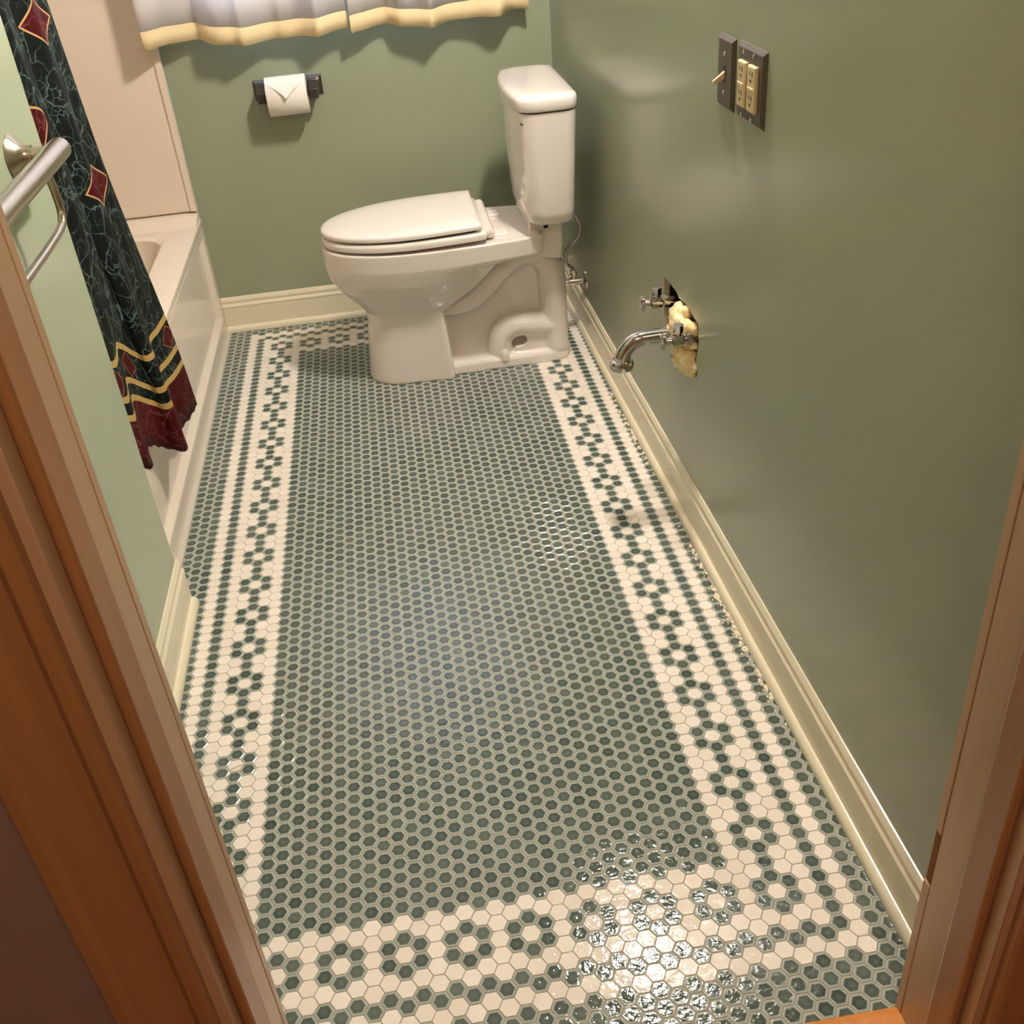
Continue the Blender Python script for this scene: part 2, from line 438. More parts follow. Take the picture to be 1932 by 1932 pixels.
# ------------------------------------------------------------------ baseboards (profile: out from wall, up)
BB = [(0,.0),(.42,.0),(.42,3.15),(.5,3.2),(.5,3.35),(.36,3.5),(.28,3.62),(.3,3.8),(.36,3.9),(.34,4.08),(.2,4.25),(.12,4.4),(0,4.42)]
SHOE = [(.42,.02),(1.0,.02)] + [(.42+.58*math.cos(t), .12+.62*math.sin(t)) for t in [k*math.pi/14 for k in range(1, 8)]]
def molding(name, fn, d0, d1, label, shoe1=None):
    o = obj(name, MB().prism(BB, fn, d0, d1), 'cream', kind='structure', smooth=True, angle=28, label=label, cat='baseboard')
    obj('shoe_molding', MB().prism(SHOE, fn, d0, shoe1 if shoe1 is not None else d1), 'cream', parent=o, smooth=True, angle=35)
    return o
molding('baseboard_right', lambda a, z, y: RW(y, a*.75, z), YD0+.05, YB-.5, 'cream molded baseboard along the right wall')
molding('baseboard_back', lambda a, z, x: (x, YB-a*.75, z), -38.1, W(YB)-.42, 'cream molded baseboard along the back wall')
molding('baseboard_left', lambda a, z, y: (XL+a*.85, y, z), YD0+.1, YL+.35, 'short cream baseboard on the left wall ending at tub', YL+.2)

# ------------------------------------------------------------------ door frame
def jamb(name, xf, sg, label):
    b = MB()      # sg: direction from the face into the wall
    def bx(o0, o1, y0, y1, z0, z1, mi=0):
        xs = sorted((xf+sg*o0, xf+sg*o1)); b.box(xs[0], xs[1], y0, y1, z0, z1, mi)
    bx(0, 1.1, YD1-.02, YD0-.55, 0, 78)
    if sg > 0:
        bx(0, 1.1, YD0-.52, YD0+.02, 0, 10.1); bx(0, 1.1, YD0-.52, YD0+.02, 13.5, 78); bx(.09, 1.1, YD0-.52, YD0+.02, 10.1, 13.5, 1)
    else:
        bx(0, 1.1, YD0-.52, YD0+.02, 0, 78)
    o = obj(name, b, ['jamb', 'rawwood'], kind='structure', bevel=.05, seg=1, label=label, cat='door frame')
    c = MB(); xs = sorted((xf-sg*.42, xf))
    c.box(xs[0], xs[1], -12.0, -10.35, .1, 78); obj('door_stop', c, 'casing', parent=o, bevel=.16, seg=3)
    # hall-side casing, moulded profile (a: away from the opening, d: out of the wall)
    pr = [(.35,0),(.35,.42),(.5,.58),(.75,.6),(.92,.46),(1.0,.36),(1.7,.38),(2.0,.5),(2.6,.55),(2.85,.72),(3.2,.72),(3.3,.5),(3.3,0)]
    c = MB().prism(pr, lambda a, d, z: (xf+sg*a, YD1-.02-d, z), 0, 78); obj('casing', c, 'casing', parent=o, smooth=True, angle=25)
    return o
jamb('trim_1', JL, -1, 'brown stained wooden door jamb on the left of the doorway')
jamb('trim_2', JR, 1, 'brown stained wooden door jamb with an empty hinge mortise')
b = MB().box(JL-1.1, JR+1.1, YD1, YD0, 78, 79.2)
obj('trim_3', b, 'jamb', kind='structure', bevel=.08, label='brown wooden head jamb above the doorway', cat='door frame')
pr = [(-7.6,.04),(-7.6,.16),(-8.0,.34),(-12.6,.4),(-14.2,.3),(-14.4,-.1),(-14.4,-.9),(-7.95,-.9),(-7.95,.04)]
obj('trim_4', MB().prism(pr, lambda a, z, x: (x, a, z), JL, JR), 'thresh', kind='structure', smooth=True, angle=20, label='orange oak threshold strip at the doorway', cat='threshold')

# ------------------------------------------------------------------ window in the back wall
wd = obj('window_1', MB().box(WX0, WX0+1, YB+.2, YB+2.6, WZ0, WZ1).box(WX1-1, WX1, YB+.2, YB+2.6, WZ0, WZ1).box(WX0+1, WX1-1, YB+.2, YB+2.6, WZ0, WZ0+1).box(WX0+1, WX1-1, YB+.2, YB+2.6, WZ1-1, WZ1),
         'cream', kind='structure', bevel=.06, label='cream framed window behind the curtains', cat='window')
mx = (WX0+WX1)/2
obj('mullion', MB().box(mx-.5, mx+.5, YB+.8, YB+2.2, WZ0+1, WZ1-1), 'cream', parent=wd, bevel=.06)
for a, c in ((WX0+1, mx-.5), (mx+.5, WX1-1)):
    obj('pane', MB().box(a, c, YB+1.4, YB+1.5, WZ0+1, WZ1-1), 'glass', parent=wd)
obj('sill', MB().box(WX0-.8, WX1+.8, YB-1.0, YB+.9, WZ0-.7, WZ0-.02), 'cream', parent=wd, bevel=.12)
pl = bpy.data.lights.new('window_portal', 'AREA'); pl.shape = 'RECTANGLE'; pl.size = (WX1-WX0)*S; pl.size_y = (WZ1-WZ0)*S
po = bpy.data.objects.new('window_portal', pl); COL.objects.link(po); po.location = Vector((mx, YB+3.4, (WZ0+WZ1)/2))*S
po.rotation_euler = (-math.pi/2, 0, 0)
try: pl.cycles.is_portal = True
except Exception: pass

# ------------------------------------------------------------------ bathtub and surround
XT = -38.0
def rrect(x0, x1, y0, y1, z, r, n=5):
    out = []
    for cx, cy, a0 in ((x1-r, y0+r, -90), (x1-r, y1-r, 0), (x0+r, y1-r, 90), (x0+r, y0+r, 180)):
        for k in range(n+1):
            t = math.radians(a0+90*k/n); out.append((cx+r*math.cos(t), cy+r*math.sin(t), z))
    return out
tub = thing('bathtub', (-52, 62.5, 0), 'white acrylic alcove bathtub behind the dark shower curtain', 'bathtub')
ZR = 14.4; TY0, TY1 = YL+.1, YB-.05
b = MB()
rings = [rrect(-65.9, XT-.25, TY0, TY1, 13.2, .15), rrect(-65.9, XT-.02, TY0, TY1, 13.9, .15), rrect(-65.9, XT-.1, TY0, TY1, ZR-.12, .15), rrect(-65.8, XT-.35, TY0+.1, TY1-.1, ZR, .15),
         rrect(-64, XT-3.4, TY0+5, TY1-4.6, ZR, 3.5), rrect(-63.7, XT-3.75, TY0+5.3, TY1-4.9, ZR-.3, 3.5), rrect(-63.2, XT-4.3, TY0+6.5, TY1-5.3, 10, 3.6), rrect(-62.5, XT-5.2, TY0+9, TY1-5, 4, 4), rrect(-60.5, XT-7.5, TY0+12, TY1-7, 2.6, 4)]
b.loft(rings, False); n = len(rings[0]); o0 = len(b.v)-n
b.f.append(tuple(o0+k for k in range(n))); b.mi.append(0)
b.box(-65.8, -65.3, TY0, TY1, .05, ZR-1)
b.box(XT-6.2, XT-.9, TY0+.1, TY0+.6, .05, 13.8)
obj('basin', b, 'acrylic', parent=tub, smooth=True, angle=35)
# apron: frame with recessed panel and sloping reveals
b = MB(); AY0, AY1, AZ0, AZ1 = TY0+3, TY1-1.5, 2.2, 12.6; fx, rx = XT-.12, XT-.75; e = .7
fr = lambda x, y0, y1, z0, z1: [(x, y0, z0), (x, y1, z0), (x, y1, z1), (x, y0, z1)]
b.loft([fr(fx-1.6, TY0, TY1, .05, 13.5), fr(fx, TY0, TY1, .05, 13.5), fr(fx, AY0, AY1, AZ0, AZ1), fr(rx, AY0+e, AY1-e, AZ0+e, AZ1-e)], True)
obj('apron', b, 'acrylic', parent=tub, bevel=.1, seg=2)
obj('end_cove', MB().prism([(86.4,ZR-.1),(87.6,ZR+.12),(89.0,ZR+.55),(TY1-.3,15.35),(TY1,15.35),(TY1,ZR-.4),(86.4,ZR-.4)], lambda a, z, x: (x, a, z), -65.5, XT-.25), 'acrylic', parent=tub, smooth=True, angle=35)
obj('caulk_bead', MB().prism([(XT-.3,.02),(XT+.3,.02),(XT+.1,.14),(XT-.3,.4)], lambda a, z, y: (a, y, z), YL+.3, YB-.75), 'caulk', parent=tub)
# surround panels
sp = thing('tub_surround', (-52, YB, 15.4), 'white tub surround panel on the back wall left of the window curtain', 'shower panel')
obj('end_panel', MB().box(-65.1, -38.25, YB-.75, YB-.01, 15.45, 76), 'surround', parent=sp, bevel=.25, seg=3)
obj('edge_flange', MB().box(-38.9, -38.15, YB-.95, YB-.01, 15.5, 76), 'surround', parent=sp, bevel=.12)
s2 = thing('tub_side_panel', (-65.6, 60, 15.4), 'white long surround panel hidden behind the shower curtain', 'shower panel')
obj('side_panel', MB().box(-65.95, -65.2, YL+1, YB-.8, 15.45, 76), 'surround', parent=s2, bevel=.2)
obj('trim_5', MB().box(-38.42, -38.22, YB-.12, YB, .05, 15.4), 'caulk', kind='structure', label='thin white caulk line between tub and back wall', cat='caulk')

# ------------------------------------------------------------------ toilet
TC = 73.2
def egg(z, xf, xm, hw, xr, hwr, n=18, p=2.25, rc=.5, yc=TC):
    out = []
    for k in range(n+1):                          # front arc from +hw to -hw
        t = math.pi*k/n; c, s_ = math.cos(t), math.sin(t)
        out.append((xm-(xm-xf)*abs(s_)**(2/p), yc+hw*math.copysign(abs(c)**(2/p), c), z))
    for k in range(1, 5): f = k/5; out.append((xm+(xr-rc-xm)*f, yc-(hw+(hwr-hw)*f*f), z))
    for k in range(5): t = math.pi/2*k/4; out.append((xr-rc+rc*math.sin(t), yc-(hwr-rc)-rc*math.cos(t), z))
    for k in range(5): t = math.pi/2*k/4; out.append((xr-rc+rc*math.cos(t), yc+(hwr-rc)+rc*math.sin(t), z))
    for k in range(4, 0, -1): f = k/5; out.append((xm+(xr-rc-xm)*f, yc+(hw+(hwr-hw)*f*f), z))
    return out
def remeshed(name, mb, material, parent, vox, it, fac=.5):
    org = wpos(parent); me = bpy.data.meshes.new(name+'_raw')
    me.from_pydata([(v[0]*S-org.x, v[1]*S-org.y, v[2]*S-org.z) for v in mb.v], [], mb.f)
    bm = bmesh.new(); bm.from_mesh(me); bmesh.ops.recalc_face_normals(bm, faces=bm.faces); bm.to_mesh(me); bm.free()
    t = bpy.data.objects.new(name+'_raw', me); COL.objects.link(t)
    r = t.modifiers.new('r', 'REMESH'); r.mode = 'VOXEL'; r.voxel_size = vox*S
    sm = t.modifiers.new('s', 'SMOOTH'); sm.factor = fac; sm.iterations = it
    dg = bpy.context.evaluated_depsgraph_get(); dg.update()
    fin = bpy.data.meshes.new_from_object(t.evaluated_get(dg)); fin.name = name
    bpy.data.objects.remove(t); bpy.data.meshes.remove(me)
    fin.materials.clear(); fin.materials.append(M[material]); fin.shade_smooth()
    o = bpy.data.objects.new(name, fin); COL.objects.link(o); o.parent = parent; return o
toilet = thing('toilet', (-9, TC, 0), 'white two-piece toilet with closed lid against the right wall', 'toilet')
b = MB()
secs = [(0,-20.75,-16.3,4.0,-11.4,4.3),(.35,-20.75,-16.3,4.0,-11.4,4.3),(4,-20.35,-16,3.9,-11.6,4.2),(6.6,-20.05,-15.5,3.9,-11.8,4.2),(7.9,-20.2,-15.2,4.15,-11.9,4.25),
        (8.8,-20.9,-14.8,4.6,-10.4,4.3),(9.6,-21.7,-14.3,5.0,-9.2,4.4),(10.6,-22.6,-13.7,5.5,-7.8,4.5),(11.6,-23.2,-13.2,5.9,-6.8,4.7),(12.6,-23.5,-12.8,6.2,-5.8,4.9),
        (13.4,-23.6,-12.6,6.4,-1.1,5.4),(15.25,-23.6,-12.5,6.5,-.9,5.5)]
b.loft([egg(*s_, n=44) for s_ in secs])
xz = lambda a, z, y: (a, y, z)
b.prism([(-14,0.1),(1.5,0.1),(1.5,8.5),(1.0,12),(-1,13.6),(-6,13.6),(-14,9)], xz, TC-.9, TC+.9)
b.prism([(-2.2,12.6),(1.0,12.0),(1.25,13.5),(1.35,16.7),(-2.2,16.7)], xz, TC-3.9, TC+3.9)
trap = smoothpath([(-12.3,0,7.9),(-9.6,0,7.9),(-7.6,0,8.9),(-5.4,0,11.0),(-3.6,0,12.2),(-1.7,0,12.4),(-.25,0,11.2),(.3,0,9.2),(.32,0,6),(.32,0,1.2)], 5)
low = smoothpath([(.3,0,4.0),(-2,0,4.2),(-4.2,0,4.35),(-5.6,0,3.5),(-6.0,0,2),(-6.0,0,.3)], 5)
for sg in (-1, 1):
    b.tube([(p[0], TC+sg*1.55, p[2]) for p in trap], 1.42, 16)
    b.tube([(p[0], TC+sg*1.55, p[2]) for p in low], 1.4, 16)
foot = lambda z, k: [(-13, TC-3.2*k, z), (.2, TC-3.0*k, z), (1.4, TC-2.4*k, z), (1.95, TC-1.2*k, z), (1.95, TC+1.2*k, z), (1.4, TC+2.4*k, z), (.2, TC+3.0*k, z), (-13, TC+3.2*k, z)]
b.loft([foot(0, 1.03), foot(.9, 1.0), foot(1.3, .9)])
b.prism([(-4.7,.2),(1.5,.2),(1.5,4),(-3.0,4),(-3.2,3.2),(-3.0,2.5),(-3.4,2.1),(-4.4,2.0)], xz, TC-2.35, TC+2.35)
b.tube([(.25, TC-1.2, .5), (.25, TC-1.2, 11)], 1.5, 12); b.tube([(.25, TC+1.2, .5), (.25, TC+1.2, 11)], 1.5, 12)
bowl = remeshed('bowl', b, 'china', toilet, .115, 5)
# tank
def tsec(z, x0, x1, hw, bulge, r, n=6, yc=TC):
    out = []
    for cx, cy, a0 in ((x1-r, yc+hw-r, 0), (x0+r, yc+hw-r, 90), (x0+r, yc-hw+r, 180), (x1-r, yc-hw+r, 270)):
        for k in range(n+1):
            t = math.radians(a0+90*k/n); out.append([cx+r*math.cos(t), cy+r*math.sin(t), z])
        if a0 == 90:
            for k in range(1, 8): f = k/8; out.append([x0, yc+(hw-r)*(1-2*f), z])
    for p in out:
        if p[0] < (x0+x1)/2: p[0] -= bulge*max(0, 1-((p[1]-yc)/hw)**2)
    return out
tk = [tsec(16.55,-1.4,1.7,5.9,.35,.8), tsec(16.62,-1.8,2.0,6.5,.45,1.0), tsec(16.95,-2.2,2.2,7.0,.6,1.2), tsec(18,-2.3,2.25,7.2,.7,1.2), tsec(22.5,-2.4,2.45,7.5,.75,1.2), tsec(27.55,-2.5,2.68,7.72,.75,1.2)]
obj('tank', MB().loft(tk), 'china', parent=toilet, smooth=True, angle=50)
obj('tank_gap', MB().loft([tsec(27.5,-2.3,2.5,7.5,.75,1.1), tsec(27.75,-2.3,2.5,7.5,.75,1.1)]), 'dark', parent=toilet, smooth=True)
lid = [tsec(27.7,-2.6,2.75,7.82,.85,1.4), tsec(27.85,-2.7,2.82,7.92,.85,1.5), tsec(28.6,-2.73,2.84,7.95,.85,1.5), tsec(28.9,-2.65,2.76,7.85,.85,1.5), tsec(29.05,-2.4,2.5,7.6,.8,1.4), tsec(29.12,-1.7,1.8,6.8,.7,1.0), tsec(29.14,-.7,.8,5,.4,.4)]
obj('tank_lid', MB().loft(lid), 'china', parent=toilet, smooth=True, angle=60)
# seat and seat lid
def slab(outl, tilt):
    return [[(x, y, z+tilt*(x+23.3)/16.) for x, y, z in r] for r in outl]
SE = lambda z, k: egg(z, -23.45+k, -12.8, 6.5-k, -6.7-k*.3, 6.2-k, 28, 2.15, .5)
obj('seat', MB().loft(slab([SE(15.42,.25), SE(15.5,.05), SE(15.9,0), SE(16.15,.06), SE(16.25,.3)], .25)), 'seat', parent=toilet, smooth=True, angle=60)
SG = lambda z: egg(z, -22.9, -12.8, 5.95, -7.7, 5.6, 28, 2.15, .5)
obj('seat_gap', MB().loft(slab([SG(16.2), SG(16.5)], .3)), 'dark', parent=toilet)
SL = lambda z, k: egg(z, -23.4+k, -12.8, 6.45-k, -7.2-k*.3, 6.2-k, 28, 2.15, .35)
obj('seat_lid', MB().loft(slab([SL(16.42,.3), SL(16.47,.08), SL(16.8,0), SL(16.98,.12), SL(17.07,.45), SL(17.16,1.6), SL(17.2,3.2)], .35)), 'seat', parent=toilet, smooth=True, angle=60)
obj('hinge', MB().tube([(-6.35, TC-5.1, 16.0), (-6.35, TC-5.0, 16.0), (-6.35, TC+5.0, 16.0), (-6.35, TC+5.1, 16.0)], [.35,.52,.52,.35], 14), 'seat', parent=toilet, smooth=True)
for sg in (-1, 1):
    obj('hinge_cap', MB().box(-6.2, -4.3, TC+sg*3.2-.95, TC+sg*3.2+.95, 15.15, 15.5), 'seat', parent=toilet, bevel=.15, seg=3)
obj('bolt_cap', MB().lathe((-5.7, TC-2.75, 1.2), (0, 0, 1), [(-.3,.58),(.35,.54),(.7,.46),(.9,.3),(.95,.05)], 18), 'china', parent=toilet, smooth=True)
obj('tank_bolt', MB().lathe((-.6, TC-5.0, 16.2), (0, 0, 1), [(-.35,.22),(0,.3),(.5,.3)], 8), 'dark', parent=toilet)
obj('logo_mark', MB().box(-2.72, -2.5, TC-7.05, TC-6.45, 26.55, 26.68), 'plate', parent=toilet)
# water supply: hose and stop valve
vy = 76.2
hv = thing('shutoff_valve', RW(vy, 0, 6.4), 'chrome shutoff valve with round escutcheon behind the toilet', 'valve')
obj('escutcheon', MB().lathe(RW(vy, .0, 6.6), (-1, 0, 0), [(0,1.05),(.15,1.02),(.3,.7),(.36,.45)], 24), 'chrome', parent=hv, smooth=True)
obj('valve_body', MB().lathe(RW(vy, .2, 6.6), (-1, 0, 0), [(0,.3),(.7,.3),(.75,.44),(1.7,.44),(1.75,.34),(2.6,.34)], 18), 'chrome', parent=hv, smooth=True)
obj('handle', MB().lathe(RW(vy, 2.8, 6.6), (-1, 0, 0), [(0,.25),(.05,.62),(.35,.62),(.4,.3)], 18), 'chrome', parent=hv, smooth=True)
obj('outlet', MB().lathe(RW(vy, 1.4, 6.9), (0, 0, 1), [(0,.25),(.5,.25),(.52,.4),(1.1,.4),(1.15,.22)], 6), 'chrome', parent=hv)
hs = smoothpath([(2.0,74.4,16.4),(3.3,74.3,15.0),(4.0,74.2,13.6),(3.75,74.2,12.3),(3.0,74.3,11.6),(2.4,74.8,10.6),(2.6,75.6,9.0),(W(vy)-1.4,vy,8.1)], 7)
obj('supply_hose', MB().tube(hs, .2, 10), 'hose', smooth=True, label='braided steel water hose looping below the toilet tank', cat='hose')

# ------------------------------------------------------------------ toilet paper holder and roll
hy = YB-2.35; hz = 27.25
hold = thing('toilet_paper_holder', (-25.4, YB, 26), 'dark bronze toilet paper holder on the back wall', 'paper holder')
for xc, sg in ((-28.1, 1), (-22.45, -1)):
    q = lambda y, w, h, zc=27.65: [(xc-w, y, zc-h), (xc+w, y, zc-h), (xc+w, y, zc+h), (xc-w, y, zc+h)]
    obj('bracket', MB().loft([q(YB,.95,1.05), q(YB-.15,.95,1.05), q(YB-.3,.78,.86), q(YB-.45,.72,.8), q(YB-.5,.55,.6), q(YB-1.6,.5,.55,27.5), q(YB-2.6,.5,.6,27.3), q(YB-2.95,.42,.5,27.25)]), 'bronze', parent=hold, bevel=.06)
obj('roller', MB().tube([(-27.9, hy, hz), (-22.6, hy, hz)], .33, 14), 'bronze', parent=hold, smooth=True)
roll = thing('toilet_paper_roll', (-25.35, hy, hz-2), 'white toilet paper roll with a folded triangular end', 'toilet paper')
X0, X1 = -27.5, -23.15; R0 = 2.0
prof = [(0,.75),(0,R0-.06),(.06,R0),(X1-X0-.06,R0),(X1-X0,R0-.06),(X1-X0,.75)]
b = MB().lathe((X0, hy, hz), (1,0,0), prof, 48, cap=False)
n = 48
b.loft([b.v[-n:], b.v[:n]], False)
obj('paper', b, 'paper', parent=roll, smooth=True, angle=50)
# outer sheet: wraps over the top and ends in a point
def onroll(x, a, r): return (x, hy-r*math.sin(a), hz+r*math.cos(a))     # a from the top towards the room
b = MB(); NA = 16; NX = 8; pts = []
for k in range(NA+1):
    f = k/NA; a = -1.2+f*(1.2+1.5); w = 1.0 if a < .62 else max(0.02, 1-(a-.62)/.88)
    lift = .04 + (0 if a < .7 else .5*((a-.7)/.8)**2)
    pts.append([onroll((X0+X1)/2+(q/NX-.5)*(X1-X0)*w*.995, a, R0+lift) for q in range(NX+1)])
b.loft(pts, False, closed=False); bk = [[(p[0], p[1]+.012, p[2]-.012) for p in r] for r in pts]; b.loft(bk, False, closed=False)
obj('folded_sheet', b, 'paper', parent=roll, smooth=True)

# ------------------------------------------------------------------ window curtains
def window_curtain(x0, x1, hemz, label, ph, folds):
    NX = 150; ztop = 74.
    rows = [0, 1.7]+[1.7+(ztop-35)*k/14 for k in range(1, 15)]
    def pt(u, v):
        x = x0+(x1-x0)*u; z0 = hemz(u)
        amp = .95*(1-.35*v/40)
        f = math.sin(2*math.pi*folds*u+ph+.5*math.sin(5*u+ph))+.3*math.sin(2*math.pi*folds*2.3*u+ph*2.1)
        y = 87.2-amp*f*1.05 + .25*math.sin(9*u+v*.12)
        sway = .25*math.sin(2*math.pi*folds*u*2+ph)
        return (x+sway*(1-u)*u*4, y, z0+v-.10*f*max(0, 1-v/4))
    c = thing('window_curtain', ((x0+x1)/2, 87, 33), label, 'curtain', 'pair of short window curtains')
    def part(name, r0, r1, m, off=0):
        b = MB(); rr = [v for v in rows if r0 <= v <= r1]
        b.loft([[(p[0], p[1]-off, p[2]) for p in (pt(k/NX, v) for k in range(NX+1))] for v in rr], False, closed=False)
        o = obj(name, b, m, parent=c, smooth=True, angle=180)
        md = o.modifiers.new('solid', 'SOLIDIFY'); md.thickness = .035*S; return o
    part('panel', 1.7, 99, 'voile'); part('hem_band', 0, 1.7, 'hem')
    return c
def hemL(u): return 33.45-.35*u+.28*math.sin(u*7+.6)
def hemR(u): return 32.95+.3*u+.16*math.sin(u*9)
window_curtain(-38.9, -17.55, hemL, 'left white window curtain with a yellow hem, above the paper roll', .6, 2.6)
window_curtain(-17.4, 1.9, hemR, 'right white window curtain with a yellow hem, above the toilet', 2.2, 2.4)
rod = thing('curtain_rod', (-18, 87.3, 73), 'slim white window curtain rod', 'curtain rod')
obj('rod', MB().tube([(-39.3,87.3,75.1),(2.4,87.3,75.1)], .35, 12), 'seat', parent=rod, smooth=True)
for x in (-37.9, 2.2): obj('bracket', MB().box(x-.3, x+.3, 87.1, YB, 74.7, 75.5), 'seat', parent=rod, bevel=.05)

# ------------------------------------------------------------------ shower curtain
plan = [(-36.05,54.3,8.0),(-36.45,51.6,8.0),(-36.95,49.7,8.0),(-36.5,47.9,8.0),(-35.95,46.2,8.0),(-36.35,45.4,8.1),(-37.0,45.2,8.6),(-37.35,44.2,9.4),(-37.45,42.3,10.7),(-37.4,40.6,11.4),(-36.95,39.0,11.0),(-36.7,37.8,11.2),(-37.1,36.6,11.8),(-37.3,35.4,12.0)]
pp = smoothpath(plan, 10)
arc = [0]
for k in range(1, len(pp)): arc.append(arc[-1]+math.hypot(pp[k].x-pp[k-1].x, pp[k].y-pp[k-1].y))
NZ = 44; ZT = 72.; verts = []; uvs = []
for r in range(NZ+1):
    f = r/NZ
    for k, p in enumerate(pp):
        z = p.z+(ZT-p.z)*f + (.09*math.sin(arc[k]*4.1)*max(0, 1-f*12))
        g = (z-8)/(ZT-8)
        h = min(1, max(0, (z-11)/22)); h = h*h*(3-2*h)
        lobe = -37.2+1.0*abs(math.cos(math.pi*(p.y-49.6)/9.2))
        x = p.x+(lobe-p.x)*h-2.6*max(0, g)+.15*h*math.sin(arc[k]*1.7+z*.05); y = p.y-3.1*g
        verts.append((x, y, z)); uvs.append((arc[k], z-p.z))
b = MB(); n = len(pp); fs = [(r*n+k, r*n+k+1, (r+1)*n+k+1, (r+1)*n+k) for r in range(NZ) for k in range(n-1)]
b.add(verts, fs)
sc = thing('shower_curtain', (-37, 45, 8), 'dark green marbled shower curtain with burgundy hem and gold bands', 'shower curtain')
so = obj('cloth', b, 'shower', parent=sc, smooth=True, angle=180)
ul = so.data.uv_layers.new(name='cloth')
for lp in so.data.loops: ul.data[lp.index].uv = uvs[lp.vertex_index]
md = so.modifiers.new('solid', 'SOLIDIFY'); md.thickness = .05*S
rod = thing('shower_rod', (-39.4, 62, 72), 'chrome shower curtain rod above the tub', 'shower rod')
obj('rod', MB().tube([(-39.4, YL+.02, 73.2), (-39.4, YB-.9, 73.2)], .48, 16), 'chrome', parent=rod, smooth=True)
for y, d in ((YL, 1), (YB-.8, -1)): obj('flange', MB().lathe((-39.4, y, 73.2), (0, d, 0), [(0,1.2),(.2,1.1),(.5,.6)], 20), 'chrome', parent=rod, smooth=True)

# ------------------------------------------------------------------ towel bar on the left wall
tb = thing('towel_bar', (XL, 20, 36.5), 'brushed nickel double towel bar on the left wall', 'towel bar')
BX, BZ = -34.0, 36.95
for y in (28.35, 8.):
    obj('flange', MB().lathe((XL, y, BZ), (1, 0, 0), [(0,1.22),(.1,1.25),(.2,1.18),(.45,.85),(.75,.62),(1.05,.55),(1.15,.55),(1.16,.42),(2.5,.42)], 28), 'nickel', parent=tb, smooth=True, angle=50)
obj('bar', MB().tube(smoothpath([(BX,7.2,BZ),(BX,9,BZ),(BX,18,BZ),(BX,27.5,BZ),(BX,28.7,BZ),(BX,29.25,BZ),(BX,29.45,BZ)], 3), [.3]+[.62]*16+[.56,.3], 20), 'nickel', parent=tb, smooth=True, angle=60)
rail = smoothpath([(BX,25.6,BZ-.4),(BX,25.9,35.6),(BX,26.0,34.6),(BX,25.7,34.0),(BX,25.0,33.72),(BX,22,33.6),(BX,18,33.6),(BX,12,33.6)], 5)
obj('lower_rail', MB().tube(rail, .23, 12), 'nickel', parent=tb, smooth=True)

# ------------------------------------------------------------------ switch and outlets on the right wall
def plate(y0, y1, z0, z1, parent):
    r = lambda d, o: [RW(y0+d, o, z0+d), RW(y1-d, o, z0+d), RW(y1-d, o, z1-d), RW(y0+d, o, z1-d)]
    return obj('plate', MB().loft([r(0, .0), r(.02, .04), r(.22, .2), r(.26, .22)]), 'plate', parent=parent, smooth=True, angle=20)
def screw(y, z, out, parent):
    obj('screw', MB().lathe(RW(y, out, z), (-1,0,0), [(-.05,.13),(.02,.13),(.06,.07)], 10), 'screw', parent=parent, smooth=True)
sw = thing('light_switch', RW(30.45, 0, 34.7), 'bronze toggle switch plate with ivory toggle', 'light switch')
plate(29.05, 31.95, 34.7, 38.85, sw)
for z in (37.85, 35.65): screw(30.5, z, .23, sw)
obj('toggle', MB().hexa([RW(30.64,.2,36.45), RW(30.36,.2,36.45), RW(30.4,.9,36.12), RW(30.6,.9,36.12), RW(30.64,.2,36.9), RW(30.36,.2,36.9), RW(30.4,.95,36.36), RW(30.6,.95,36.36)]), 'ivory', parent=sw, bevel=.04)
obj('slot', MB().box(W(30.5)-.24, W(30.5)-.19, 30.3, 30.7, 36.25, 37.15), 'ivory_dark', parent=sw)
ol = thing('outlet_plate', RW(26, 0, 34.8), 'double bronze outlet plate with two ivory receptacles', 'outlet')
plate(23.9, 28.28, 34.78, 38.95, ol)
for yc in (27.0, 25.35):
    rc = obj('receptacle', MB().loft([[RW(yc+a, o, z) for a, z in ((-w,35.55+e),(w,35.55+e),(w,38.05-e),(-w,38.05-e))] for o, w, e in ((.18,.62,0),(.38,.62,0),(.44,.56,.06))]), 'ivory', parent=ol, bevel=.05)
    for zc in (37.55, 36.25):
        for dy, hh in ((-.22,.26),(.2,.2)): obj('slot', MB().box(W(yc)-.455, W(yc)-.42, yc+dy-.045, yc+dy+.045, zc-hh/2+.1, zc+hh/2+.1), 'ivory_dark', parent=rc)
        obj('ground_slot', MB().lathe(RW(yc, .43, zc-.28), (-1,0,0), [(0,.1),(.025,.1)], 10), 'ivory_dark', parent=rc)
    obj('button', MB().box(W(yc)-.5, W(yc)-.42, yc-.45, yc+.45, 36.72, 36.9), 'ivory', parent=rc, bevel=.02)
for y in (27.2, 25.55):
    for z in (38.5, 35.05): screw(y, z, .23, ol)

